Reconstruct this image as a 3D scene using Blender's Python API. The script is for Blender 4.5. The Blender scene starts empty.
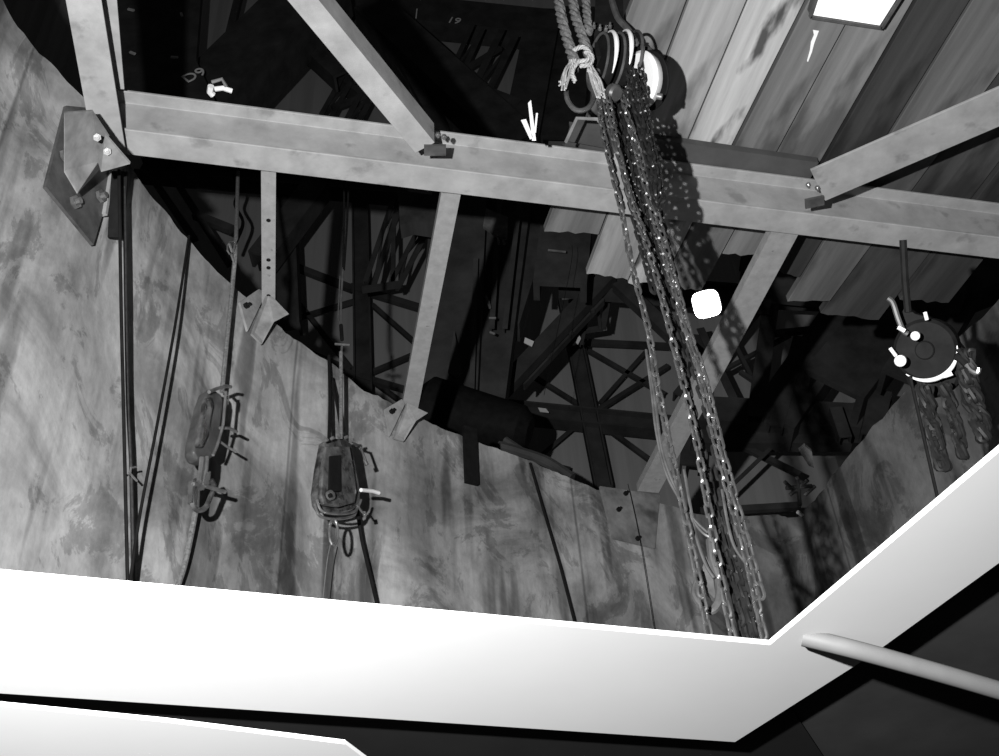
import bpy, bmesh, math, random
from mathutils import Vector, Matrix, noise
random.seed(7)
W, H, F = 999, 756, 1200.0
CAM = Vector((0, 0, 1.6))
up = Vector((400 - W/2, H/2 + 1000, -F)).normalized()
yy = (Vector((0, 0, -1)) - up * (-up.z)).normalized()
xx = yy.cross(up)
ROT = Matrix((xx, yy, up))
def ray(p): return ROT @ Vector((p[0] - W/2, H/2 - p[1], -F))
def pz(p, z):                       # point of the pixel ray on the level plane z above the camera
    d = ray(p); return CAM + d * (z / d.z)
def py(p, y):                       # ... on the upright plane y
    d = ray(p); return CAM + d * (y / d.y)
def pd(p, dist):
    return CAM + ray(p).normalized() * dist

sc = bpy.context.scene
col = sc.collection
# ------------------------------------------------------------------ materials
def mat(name, c, rough=.7, metal=0.0, var=.25, scale=6.0, stretch=(1,1,1), bump=.0, emit=None, dirt=None, spec=.5, coord='Object'):
    m = bpy.data.materials.new(name); m.use_nodes = True
    nt = m.node_tree; b = nt.nodes['Principled BSDF']
    b.inputs['Roughness'].default_value = rough; b.inputs['Metallic'].default_value = metal
    b.inputs['Specular IOR Level'].default_value = spec*.6
    tc = nt.nodes.new('ShaderNodeTexCoord'); mp = nt.nodes.new('ShaderNodeMapping')
    mp.inputs['Scale'].default_value = stretch
    nt.links.new(tc.outputs[coord], mp.inputs[0])
    n = nt.nodes.new('ShaderNodeTexNoise'); n.inputs['Scale'].default_value = scale
    n.inputs['Detail'].default_value = 7; n.inputs['Roughness'].default_value = .62
    nt.links.new(mp.outputs[0], n.inputs[0])
    r = nt.nodes.new('ShaderNodeValToRGB')
    c *= .5; lo = c * (1 - var); hi = c * (1 + var)
    r.color_ramp.elements[0].position = .3; r.color_ramp.elements[1].position = .7
    r.color_ramp.elements[0].color = (lo, lo, lo, 1); r.color_ramp.elements[1].color = (hi, hi, hi, 1)
    nt.links.new(n.outputs[0], r.inputs[0])
    out = r.outputs[0]
    if dirt:
        n2 = nt.nodes.new('ShaderNodeTexNoise'); n2.inputs['Scale'].default_value = dirt[0]; n2.inputs['Detail'].default_value = 5
        mp2 = nt.nodes.new('ShaderNodeMapping'); mp2.inputs['Scale'].default_value = dirt[3] if len(dirt) > 3 else (1,1,1)
        nt.links.new(tc.outputs[coord], mp2.inputs[0]); nt.links.new(mp2.outputs[0], n2.inputs[0])
        r2 = nt.nodes.new('ShaderNodeValToRGB'); r2.color_ramp.elements[0].position = dirt[1]; r2.color_ramp.elements[1].position = dirt[1] + .09
        k = dirt[2]
        r2.color_ramp.elements[0].color = (1, 1, 1, 1); r2.color_ramp.elements[1].color = (k, k, k, 1)
        mx = nt.nodes.new('ShaderNodeMix'); mx.data_type = 'RGBA'; mx.blend_type = 'MULTIPLY'; mx.inputs[0].default_value = 1
        nt.links.new(n2.outputs[0], r2.inputs[0]); nt.links.new(out, mx.inputs[6]); nt.links.new(r2.outputs[0], mx.inputs[7])
        out = mx.outputs[2]
    nt.links.new(out, b.inputs['Base Color'])
    if bump:
        bp = nt.nodes.new('ShaderNodeBump'); bp.inputs['Strength'].default_value = bump; bp.inputs['Distance'].default_value = .02
        nt.links.new(n.outputs[0], bp.inputs['Height']); nt.links.new(bp.outputs[0], b.inputs['Normal'])
    if emit:
        b.inputs['Emission Color'].default_value = (1, 1, 1, 1); b.inputs['Emission Strength'].default_value = emit
    return m
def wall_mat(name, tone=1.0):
    m = bpy.data.materials.new(name); m.use_nodes = True
    nt = m.node_tree; L = nt.links.new; b = nt.nodes['Principled BSDF']
    b.inputs['Roughness'].default_value = .75; b.inputs['Specular IOR Level'].default_value = .12
    uv = nt.nodes.new('ShaderNodeUVMap'); uv.uv_map = 'UVMap'
    def nz(scale, st, det=7, ro=.6, dist=0.0, loc=(0,0,0)):
        mp = nt.nodes.new('ShaderNodeMapping'); mp.inputs['Scale'].default_value = st; mp.inputs['Location'].default_value = loc
        L(uv.outputs[0], mp.inputs[0]); n = nt.nodes.new('ShaderNodeTexNoise')
        n.inputs['Scale'].default_value = scale; n.inputs['Detail'].default_value = det; n.inputs['Roughness'].default_value = ro
        n.inputs['Distortion'].default_value = dist; L(mp.outputs[0], n.inputs[0]); return n.outputs[0]
    def ramp(src, stops):
        r = nt.nodes.new('ShaderNodeValToRGB'); e = r.color_ramp.elements
        while len(e) < len(stops): e.new(.5)
        for k, (p, v) in enumerate(stops): e[k].position = p; e[k].color = (v, v, v, 1)
        L(src, r.inputs[0]); return r.outputs[0]
    def mul(a, c):
        mx = nt.nodes.new('ShaderNodeMix'); mx.data_type = 'RGBA'; mx.blend_type = 'MULTIPLY'; mx.inputs[0].default_value = 1
        L(a, mx.inputs[6]); L(c, mx.inputs[7]); return mx.outputs[2]
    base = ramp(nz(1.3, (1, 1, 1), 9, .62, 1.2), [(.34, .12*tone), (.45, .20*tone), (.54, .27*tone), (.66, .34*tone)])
    strk = ramp(nz(7, (1, .12, 1), 5, .55, .2, (3, 0, 0)), [(.34, .6), (.43, .86), (.55, 1), (.68, 1.1)])
    fine = ramp(nz(30, (1, .5, 1), 6, .7), [(.3, .82), (.7, 1.12)])
    blot = ramp(nz(2.6, (1.2, .8, 1), 8, .7, .8, (9, 4, 0)), [(.53, 1), (.56, .68), (.66, .55)])
    drip = ramp(nz(4.5, (1, .09, 1), 3, .5, .1, (20, 2, 0)), [(.55, 1), (.6, .5), (.7, .32)])
    o = mul(mul(mul(mul(base, strk), fine), blot), drip)
    # plate seams, every 1.15 m along the wall
    sx = nt.nodes.new('ShaderNodeSeparateXYZ'); L(uv.outputs[0], sx.inputs[0])
    mo = nt.nodes.new('ShaderNodeMath'); mo.operation = 'PINGPONG'; mo.inputs[1].default_value = .93; L(sx.outputs[0], mo.inputs[0])
    se = ramp(mo.outputs[0], [(0, .5), (.004, .6), (.012, 1)])
    o = mul(o, se)
    L(o, b.inputs['Base Color'])
    bp = nt.nodes.new('ShaderNodeBump'); bp.inputs['Strength'].default_value = .35; bp.inputs['Distance'].default_value = .02
    L(base, bp.inputs['Height']); L(bp.outputs[0], b.inputs['Normal'])
    return m
M = {}
M['wall'] = wall_mat('stained_shaft_wall'); M['wall2'] = wall_mat('darker_shaft_wall', .42)  # second wall tone is a darker copy for the right-hand stretch
M['beam'] = mat('grey_painted_steel', .50, .55, 0, .22, 7, (1,1,1), .05, dirt=(9, .60, .7))
M['strut'] = mat('pale_painted_strut', .44, .6, 0, .15, 25, dirt=(30, .68, .35))
M['plate'] = mat('stained_steel_plate', .26, .5, .0, .45, 9, dirt=(5, .6, .55))
M['darkplate'] = mat('rusty_dark_plate', .12, .4, .2, .5, 12)
M['white'] = mat('white_enamel', .42, .5, 0, .03, 3)
M['deck'] = mat('dark_deck', .0065, .8, 0, .25, 5, spec=.1)
M['deck2'] = mat('grey_deck', .024, .8, 0, .3, 5, spec=.1)
M['tube'] = mat('grey_tube_paint', .11, .6, 0, .2, 5, spec=.2)
M['clad'] = mat('sheet_cladding', .7, .7, 0, .12, 1.2, (6,1,.2), spec=.2)
M['steel'] = mat('dark_tower_steel', .10, .7, 0, .4, 3, spec=.15)
M['steel2'] = mat('dark_soot_steel', .10, .65, 0, .4, 3, spec=.2)
M['black'] = mat('black_grease', .016, .6, 0, .3, 20, spec=.06)
M['cable'] = mat('greased_wire_rope', .06, .4, .3, .4, 60)
M['wire'] = mat('bright_wire', .5, .35, .6, .2, 60)
M['chain'] = mat('worn_chain_steel', .42, .33, .85, .4, 30)
M['chaindark'] = mat('greased_chain_steel', .05, .3, .5, .4, 30)
M['rope'] = mat('fibre_rope', .20, .9, 0, .5, 90)
M['fray'] = mat('frayed_rope_end', .62, .9, 0, .2, 120)
M['chrome'] = mat('worn_bright_steel', .62, .28, .8, .35, 18)
M['block'] = mat('glossy_block_cheek', .24, .25, .5, .75, 16, dirt=(12, .5, .35))  # strong noise contrast in the colour stands in for glossy highlights
M['enamel'] = mat('white_hoist_cover', 1.1, .3, 0, .06, 10)
M['chalk'] = mat('chalk', 1.6, .9, 0, .1, 60)
M['paper'] = mat('pale_paper', 1.5, .8, 0, .05, 30)
M['lamp'] = mat('lamp_glass', .9, .3, 0, 0, 4, emit=14)
M['lamp2'] = mat('daylight_panel', .8, .3, 0, .0, 8, emit=.85)
M['bracket'] = mat('weathered_bracket', .40, .6, 0, .35, 12)
M['blackchain'] = mat('sooty_chain', .03, .5, .2, .4, 30, spec=.2)
M['frame'] = mat('dark_lamp_frame', .12, .5, 0, .3, 20)
def wood(name, c, var=.3, dirt=None, sc=5):
    return mat(name, c, .85, 0, var, sc, (1, .07, 1), .15, dirt=dirt, spec=.2)
# ------------------------------------------------------------------ object helpers
def link(name, bm, m, parent=None, smooth=False):
    bmesh.ops.recalc_face_normals(bm, faces=bm.faces[:])
    me = bpy.data.meshes.new(name); bm.to_mesh(me); bm.free()
    if smooth:
        for p in me.polygons: p.use_smooth = True
        try: me.set_sharp_from_angle(angle=math.radians(40))
        except Exception: pass
    me.materials.append(M[m] if isinstance(m, str) else m)
    o = bpy.data.objects.new(name, me); col.objects.link(o)
    if parent is not None:
        o.parent = parent; o.matrix_parent_inverse = Matrix.Translation(-parent.location)
    return o
def tag(o, label=None, cat=None, group=None, kind=None):
    if label: o['label'] = label
    if cat: o['category'] = cat
    if group: o['group'] = group
    if kind: o['kind'] = kind
    return o
def thing(name, loc, label, cat, group=None):
    o = bpy.data.objects.new(name, None); o.empty_display_size = .05; o.location = loc; col.objects.link(o)
    return tag(o, label, cat, group)
def BM(): return bmesh.new()
def basis(a, b, hint):
    t = (b - a).normalized(); s = t.cross(hint)
    if s.length < 1e-4: s = t.cross(Vector((1, 0, 0)))
    s.normalize(); n = s.cross(t).normalized(); return t, s, n      # s sideways, n ~ hint direction
def prism(bm, a, b, prof, hint):                                    # profile (s,n) swept from a to b
    t, s, n = basis(a, b, hint)
    A = [bm.verts.new(a + s*u + n*v) for u, v in prof]; B = [bm.verts.new(b + s*u + n*v) for u, v in prof]
    k = len(prof)
    for i in range(k): bm.faces.new((A[i], A[(i+1) % k], B[(i+1) % k], B[i]))
    bm.faces.new(A[::-1]); bm.faces.new(B)
def rect(w, h): return [(-w/2, -h/2), (w/2, -h/2), (w/2, h/2), (-w/2, h/2)]
def bar(bm, a, b, w, h, hint=Vector((0, 0, 1))): prism(bm, a, b, rect(w, h), hint)
def iprof(w, h, tf, tw):
    a, b, c = w/2, h/2, tw/2
    return [(-a, -b), (a, -b), (a, -b+tf), (c, -b+tf), (c, b-tf), (a, b-tf), (a, b), (-a, b), (-a, b-tf), (-c, b-tf), (-c, -b+tf), (-a, -b+tf)]
def lprof(w, h, t, sx=1): 
    p = [(0, 0), (w, 0), (w, t), (t, t), (t, h), (0, h)]
    return [(sx*u, v) for u, v in p]
def uprof(w, h, t): # channel open to +n
    a, b = w/2, h/2
    return [(-a, -b), (a, -b), (a, b), (a-t, b), (a-t, -b+t), (-a+t, -b+t), (-a+t, b), (-a, b)]
def tube(bm, pts, r, n=8, closed=False, rfun=None):
    pts = [Vector(p) for p in pts]; rings = []; k = len(pts); prev = None
    for i, p in enumerate(pts):
        a = pts[(i-1) % k] if (closed or i > 0) else p
        c = pts[(i+1) % k] if (closed or i < k-1) else p
        t = (c - a).normalized()
        if prev is None:
            h = Vector((0, 0, 1)) if abs(t.z) < .9 else Vector((1, 0, 0)); u = t.cross(h).normalized()
        else:
            u = (prev - t * prev.dot(t)).normalized()
        prev = u; v = t.cross(u); rr = rfun(i / max(1, k-1)) if rfun else r
        rings.append([bm.verts.new(p + (u*math.cos(2*math.pi*j/n) + v*math.sin(2*math.pi*j/n)) * rr) for j in range(n)])
    for i in range(k if closed else k-1):
        A, B = rings[i], rings[(i+1) % k]
        for j in range(n): bm.faces.new((A[j], A[(j+1) % n], B[(j+1) % n], B[j]))
    if not closed: bm.faces.new(rings[0][::-1]); bm.faces.new(rings[-1])
def cyl(bm, a, b, r, n=20, r2=None, bev=0):
    r2 = r if r2 is None else r2
    t, s, v = basis(a, b, Vector((0, 0, 1)) if abs((b-a).normalized().z) < .9 else Vector((0, 1, 0)))
    sects = [(0, r), (1, r2)] if not bev else [(0, r-bev), (bev/(b-a).length, r), (1-bev/(b-a).length, r2), (1, r2-bev)]
    R = [[bm.verts.new(a.lerp(b, f) + (s*math.cos(2*math.pi*j/n) + v*math.sin(2*math.pi*j/n))*q) for j in range(n)] for f, q in sects]
    for A, B in zip(R, R[1:]):
        for j in range(n): bm.faces.new((A[j], A[(j+1) % n], B[(j+1) % n], B[j]))
    bm.faces.new(R[0][::-1]); bm.faces.new(R[-1])
def slab(bm, poly, n, t):                                           # planar polygon with thickness t along n
    A = [bm.verts.new(p) for p in poly]; B = [bm.verts.new(p + n*t) for p in poly]; k = len(poly)
    for i in range(k): bm.faces.new((A[i], A[(i+1) % k], B[(i+1) % k], B[i]))
    bm.faces.new(A[::-1]); bm.faces.new(B)
def spline(pts, n=6):
    pts = [Vector(p) for p in pts]; out = []
    for i in range(len(pts)-1):
        p0 = pts[max(i-1, 0)]; p1 = pts[i]; p2 = pts[i+1]; p3 = pts[min(i+2, len(pts)-1)]
        for j in range(n):
            t = j/n
            out.append(.5*((2*p1) + (p2-p0)*t + (2*p0-5*p1+4*p2-p3)*t*t + (3*p1-p0-3*p2+p3)*t**3))
    out.append(pts[-1]); return out
def walk(pts, step):                                                # equally spaced points on a polyline
    out = [pts[0].copy()]; need = step
    for a, b in zip(pts, pts[1:]):
        L = (b-a).length; s = 0
        while L - s >= need: s += need; out.append(a.lerp(b, s/L)); need = step
        need -= L - s
    return out
def chain(bm, path, pitch=.030, wire=.0042, wid=.0105, seg=10, rn=5, jitter=.12):
    P = walk(path, pitch); t0 = random.random()*.8
    for i, (a, b) in enumerate(zip(P, P[1:])):
        c = (a+b)/2; t, s, n = basis(a, b, Vector((0, 1, 0)) if abs((b-a).normalized().y) < .9 else Vector((0, 0, 1)))
        ang = (math.pi/2 if i % 2 else 0) + .55 + t0 + random.uniform(-jitter, jitter)*2
        u = s*math.cos(ang) + n*math.sin(ang)
        pts = []; h = pitch*.5 + wire - (wid - wire) + (wid-wire)*.0
        for j in range(seg):
            th = 2*math.pi*j/seg; x = math.cos(th)*(wid - wire); y = math.sin(th)*(wid - wire) + (h if math.sin(th) > 0 else -h)
            pts.append(c + u*x + t*y)
        tube(bm, pts, wire, rn, closed=True)
def laid_rope(bm, path, r, pitch=None, strands=3, n=5):
    pitch = pitch or r*7; P = walk(path, pitch/8)
    for k in range(strands):
        pts = []
        for i, p in enumerate(P):
            a = P[max(i-1, 0)]; b = P[min(i+1, len(P)-1)]; t, s, nn = basis(a, b, Vector((0, 1, 0)))
            th = 2*math.pi*(i/8 + k/strands); pts.append(p + (s*math.cos(th) + nn*math.sin(th))*r*.5)
        tube(bm, pts, r*.55, n)
def bolt(parent, p, n, r=.012, h=.012, m='chrome', name='bolt'):
    bm = BM(); cyl(bm, p, p + n*h, r, 6); cyl(bm, p + n*h, p + n*(h*2.1), r*.5, 8)
    o = link(name, bm, m, parent); return o

# ------------------------------------------------------------------ the curved shaft wall
ZR = 4.0
rim_px = [(5,5),(25,35),(60,75),(95,115),(135,175),(187,238),(235,288),(262,310),(300,343),(330,362),(365,390),(410,410),(440,428),(500,450),(550,470),(590,485),(640,500)]
rp = [pz(p, ZR) for p in rim_px]
rp = [Vector((-1.78, -1.2, rp[0].z)), Vector((-1.76, .6, rp[0].z)), Vector((-1.74, 1.7, rp[0].z))] + rp
rp += [Vector((1.2, 5.98, rp[0].z)), Vector((1.58, 6.02, rp[0].z))] + [pz(p, ZR) for p in [(800,515),(850,455),(905,392),(960,335),(999,300)]]
rp += [Vector((2.75, 3.4, rp[0].z)), Vector((3.0, 2.2, rp[0].z)), Vector((3.1, .6, rp[0].z)), Vector((3.1, -1.2, rp[0].z))]
curve = walk(spline(rp, 8), .03)
ZB = -.6
def wall_hit(p):                                                    # where a pixel ray meets the curved wall
    d = ray(p); best = None
    for a, b in zip(curve, curve[1:]):
        ex, ey = b.x-a.x, b.y-a.y; den = d.x*ey - d.y*ex
        if abs(den) < 1e-9: continue
        t = (a.x*ey - a.y*ex)/den; s = (a.x*d.y - a.y*d.x)/den
        if t > 0 and 0 <= s <= 1.0001 and (best is None or t < best): best = t
    return best
def wn(p):                                                          # inward normal of the wall there
    q = wall_pt(p); i = min(range(1, len(curve)-1), key=lambda k: (curve[k].x-q.x)**2 + (curve[k].y-q.y)**2)
    t = (curve[min(i+6, len(curve)-1)] - curve[max(i-6, 0)]); t.z = 0; t.normalize(); return Vector((t.y, -t.x, 0))
def wall_pt(p, off=0.0):
    q = CAM + ray(p) * wall_hit(p)
    return q
def wp(p, off):                                                     # pixel p, standing off the wall by about off
    d = ray(p); t = wall_hit(p); n = wn(p); return CAM + d*t - d.normalized() * (off / max(.25, abs(d.normalized().dot(n))))
bm = BM(); uvl = bm.loops.layers.uv.new('UVMap')
rows = 46; grid = []; arc = 0; arcs = []
for i, c in enumerate(curve):
    if i: arc += (c - curve[i-1]).length
    arcs.append(arc)
    jag = .016*noise.noise(Vector((arc*9, 0, 0))) + .02*noise.noise(Vector((arc*2.3, 5, 0))) + .008*noise.noise(Vector((arc*30, 9, 0)))
    a = curve[min(i+1, len(curve)-1)] - curve[max(i-1, 0)]; a.z = 0; a.normalize(); n = Vector((a.y, -a.x, 0))
    colv = []
    for j in range(rows+1):
        z = ZB + (c.z + jag - ZB)*j/rows
        w = .018*noise.noise(Vector((arc*1.1, z*.9, 3))) + .007*noise.noise(Vector((arc*3.1, z*2.5, 8)))
        colv.append(bm.verts.new(Vector((c.x, c.y, z)) + n*w))
    back = [bm.verts.new(Vector((c.x, c.y, c.z+jag)) - n*.07), bm.verts.new(Vector((c.x, c.y, ZB)) - n*.07)]
    grid.append(colv + back)
grid_co = [[v.co.copy() for v in g] for g in grid]; bm.free()
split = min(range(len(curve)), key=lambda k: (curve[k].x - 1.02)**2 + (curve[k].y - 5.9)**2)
def wall_piece(name, lo, hi, m):
    bm = BM(); uvl = bm.loops.layers.uv.new('UVMap'); G = [[bm.verts.new(c) for c in grid_co[i]] for i in range(lo, hi+1)]; k = rows+3
    for i in range(len(G)-1):
        A, B = G[i], G[i+1]
        for j in range(k):
            f = bm.faces.new((A[j], B[j], B[(j+1) % k], A[(j+1) % k]))
            us = (arcs[lo+i], arcs[lo+i+1], arcs[lo+i+1], arcs[lo+i])
            for lp, u in zip(f.loops, us): lp[uvl].uv = (u, lp.vert.co.z)
    bm.faces.new(G[0]); bm.faces.new(G[-1][::-1])
    tag(link(name, bm, m, smooth=True), kind='structure')
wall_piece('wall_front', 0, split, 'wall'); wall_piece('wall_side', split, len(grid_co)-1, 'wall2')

# ------------------------------------------------------------------ building shell behind the tower
def panel(name, o, u, v, m='clad', rib=None):
    bm = BM(); nrm = u.cross(v).normalized(); L = u.length; k = int(L / .9); prev = None
    for i in range(k*4+1):
        s = i/(k*4); q = .05 if (i % 4) in (1, 2) else 0
        a = bm.verts.new(o + u*s + nrm*q); b = bm.verts.new(o + u*s + v + nrm*q)
        if prev: bm.faces.new((prev[0], a, b, prev[1]))
        prev = (a, b)
    ob = link(name, bm, m); mod = ob.modifiers.new('t', 'SOLIDIFY'); mod.thickness = .03
    return tag(ob, kind='structure')
panel('wall_back', Vector((-14, 12.75, 0)), Vector((28, 0, 0)), Vector((0, 0, 27)))
panel('wall_left', Vector((-14, -6, 0)), Vector((0, 18.75, 0)), Vector((0, 0, 27)))
panel('wall_right', Vector((14, 12.75, 0)), Vector((0, -18.75, 0)), Vector((0, 0, 27)))
bm = BM(); bar(bm, Vector((-14, 3.4, 27)), Vector((14, 3.4, 27)), 18.7, .1); tag(link('ceiling', bm, 'clad'), kind='structure')

# ------------------------------------------------------------------ main beam
ba, bb = pz((127, 154.5), ZR), pz((999, 259), ZR)
bd = (bb - ba).normalized(); bn = Vector((-bd.y, bd.x, 0))           # bn points away from the camera
Z0 = ba.z; BW, BH = .127, .262
e1 = ba - bd*.10; e2 = bb + bd*.75
def beam_at(px, z=None, back=0.0):                                   # point on the beam centre line under pixel column
    q = pz(px, ZR if z is None else z); s = (q - ba).dot(bd); return ba + bd*s - bn*(BW/2)
cA = e1 - bn*(BW/2) + Vector((0, 0, BH/2)); cB = e2 - bn*(BW/2) + Vector((0, 0, BH/2))
root = thing('steel_beam', cA, 'long grey painted steel girder spanning the shaft from the bolted wall bracket to the right edge', 'beam')
bm = BM(); prism(bm, cA, cB, iprof(BW, BH, .013, .010), Vector((0, 0, 1))); o = link('girder', bm, 'beam', root)
bv = o.modifiers.new('b', 'BEVEL'); bv.width = .003; bv.segments = 2
for px in [(436, 147), (440, 152), (806, 196), (812, 203)]:
    pass
# ------------------------------------------------------------------ braces and struts of the same frame
def member(name, a, b, w, h, label, group, t=.008, kind='L', flip=1, m='strut', lip=True):
    r = thing(name, a, label, 'beam' if name != 'strut' else 'strut', group)
    bm = BM()
    if kind == 'L': prism(bm, a, b, [(flip*(u - w/2), v) for u, v in lprof(w, h, t)], Vector((0, 0, 1)))
    elif kind == 'U': prism(bm, a, b, uprof(w, h, t), Vector((0, 0, 1)))
    elif kind == 'box': prism(bm, a, b, rect(w, h), Vector((0, 0, 1)))
    o = link('angle_bar', bm, m, r); bv = o.modifiers.new('b', 'BEVEL'); bv.width = .002; bv.segments = 2
    return r
GB = 'pale steel members framed into the long girder'
zt = Z0 - CAM.z
# upper left diagonal brace, lower flange overlaps the girder face
a = pz((425, 148), 3.93); b = pz((278, -30), 3.93)
br = member('diagonal_brace', a, b, .095, .13, 'grey angle brace running from the top edge down left to the middle of the girder', GB, t=.012, flip=1, m='beam')
bm = BM(); bar(bm, pz((424, 150), 3.925), pz((446, 150), 3.925), .05, .012); link('gusset', bm, 'darkplate', br)
for q in [(438, 134), (444, 136)]: bolt(br, pz(q, 3.92), Vector((0, 0, -1)), .011, .01)
a = pz((818, 186), 3.93); b = pz((1090, 68), 3.93)
br = member('diagonal_brace', a, b, .20, .10, 'grey angle brace with two bolts, rising right over the planks to the right edge', GB, t=.012, flip=1, m='beam')
bm = BM(); bar(bm, pz((805, 204), 3.925), pz((824, 200), 3.925), .05, .012); link('gusset', bm, 'darkplate', br)
for q in [(808, 184), (817, 187)]: bolt(br, pz(q, 3.92), Vector((0, 0, -1)), .011, .012)
# left member running back over the camera
a = pz((109, 148), 3.90); b = pz((73, -60), 3.90)
r = member('side_channel', a, b, .125, .10, 'grey steel channel meeting the left end of the girder and leaving at the top edge', GB, t=.01, flip=-1, m='beam')
bm = BM(); bar(bm, pz((118, 88), 4.12), pz((105, -60), 4.12), .05, .01); link('upper_flange', bm, 'beam', r)
# thin struts to the wall top
def strut(p, q, w, label, z1=ZR+.03, z2=ZR+.02, holes=()):
    a = pz(p, z1); b = pz(q, z2)
    r = thing('strut', a, label, 'strut', 'pale struts between the girder and the wall top')
    bm = BM(); prism(bm, a, b, [(u - w/2, v) for u, v in lprof(w, .05, .007)], Vector((0, 0, 1)))
    o = link('angle_bar', bm, 'strut', r)
    for f in holes:
        c = a.lerp(b, f); bm = BM(); cyl(bm, c - Vector((0, 0, .002)), c + Vector((0, 0, .0)), .010, 12); link('bolt_hole', bm, 'black', r)
    return r
strut((268.5, 172), (268.5, 308), .062, 'narrow punched flat strut, leftmost of three below the girder', holes=(.33, .62, .68, .9))
strut((451, 194), (408, 418), .085, 'medium angle strut between girder and wall bracket right of the pulley block')
strut((785, 233), (648, 492), .130, 'wide pale strut behind the chains beside the glowing lamp')

# ------------------------------------------------------------------ wall brackets
def bracket(poly, hooks, label, tabs, m='bracket'):
    n = wn(poly[0]); c = wp(poly[0], .02)
    r = thing('wall_bracket', c, label, 'bracket', 'folded plate brackets on the wall top')
    bm = BM(); P = [wp(p, .02) for p in poly]; slab(bm, P, -n, .012); link('plate', bm, m, r)
    for tb in tabs:
        bm = BM(); P = [wp(p, o) for p, o in tb]; slab(bm, P, -n, .01); link('gusset', bm, m, r)
    for h in hooks: bolt(r, wp(h, .03), n, .014, .015, 'black')
    return r
bracket([(240,302),(259,289),(266,293),(248,331)], [(245,306)], 'folded steel bracket under the leftmost narrow strut', [[((268,292),.07),((289,314),.14),((274,322),.10),((262,344),.04),((252,334),.05)]])
bracket([(385,409),(402,399),(405,404),(390,436)], [(391,412)], 'folded steel bracket under the middle strut right of the pulley block', [[((407,403),.07),((428,413),.14),((416,421),.10),((404,441),.04),((394,438),.05)]])
bracket([(600,486),(660,495),(655,548),(613,538)], [(618,510),(637,539),(625,494)], 'riveted gusset plate on the wall under the wide strut', [], 'plate')
# big left bracket
p0 = [(60,106),(38,190),(88,248),(98,213),(118,168),(100,113)]
r = thing('wall_bracket', wp(p0[1], .03), 'large bolted gusset bracket where the girder meets the left wall', 'bracket')
n = wn((70, 180))
bm = BM(); P = [wall_pt(p) + n*.015 for p in [(60,108),(39,189),(87,247),(97,214),(113,150),(100,112)]]; slab(bm, P, n, .014); link('back_plate', bm, 'darkplate', r)
bm = BM(); P = [CAM + ray(p)*wall_hit(p)*k for p, k in [((64,113),.965),((92,111),.90),((118,150),.87),((98,163),.88),((77,194),.95),((64,172),.965)]]; slab(bm, P, Vector((0, 0, 1)), .008); link('face_plate', bm, 'plate', r)
bm = BM(); P = [CAM + ray(p)*wall_hit((100,160))*k for p, k in [((98,162),.87),((105,135),.87),((130,164),.86),((101,172),.865)]]; slab(bm, P, Vector((0, 0, 1)), .012); link('splice_plate', bm, 'plate', r)
for q in [(97,137),(107,151)]: bolt(r, CAM + ray(q)*wall_hit((100,160))*.86, Vector((.3, -.4, -.8)).normalized(), .014, .010)
for q in [(57,159),(67,205),(93,199)]: bolt(r, wall_pt(q) + n*.03, n, .026, .014)
bm = BM(); a, b = pz((112,150),3.97), pz((104,240),3.4)
bar(bm, wp((120,172), .10), wp((116,238), .05), .06, .02); link('cleat', bm, 'black', r)
bm = BM(); bar(bm, wp((110,172), .03), wp((103,215), .03), .03, .015); link('stiffener', bm, 'strut', r)

# ------------------------------------------------------------------ timber deck above the girder
ZP = 4.31
def line_at(l, y):
    (x0, y0), (x1, y1) = l; return (x0 + (x1-x0)*(y-y0)/(y1-y0), y)
BL = [((632,0),(552,208)), ((688,0),(585,275)), ((746,5),(690,137)), ((806,4),(737,140)), ((846,26),(780,148)), ((915,3),(825,159)), ((970,3),(887,138)), ((1052,3),(952,138)), ((1125,3),(1022,138)), ((1190,3),(1082,138))]
ends = [232, 276, 284, 287, 256, 272, 300, 318, 300]
tone = [.24, .44, .62, .23, .28, .07, .19, .09, .08]  # right-hand boards darkened; the shadow beyond the girder is in their colour
tl = ['short weathered plank, leftmost of the timber deck', 'pale plank behind the hanging chains with knife marks of grain', 'palest plank with a dark oily stain down its middle', 'grey plank ending below the girder next to the lamp', 'smooth grey plank crossing under the bright lamp panel', 'darkest plank right of the bright lamp panel', 'mottled plank above the right diagonal brace', 'dim plank crossing the right brace near the right edge', 'dim plank at the far right edge of the deck']
wd = [wood('plank_timber_%d' % i, tone[i], .5, (6, .5, .16, (1, .3, 1)) if i == 2 else (3.5, .5, .5, (1, .35, 1)), 7) for i in range(9)]
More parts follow.
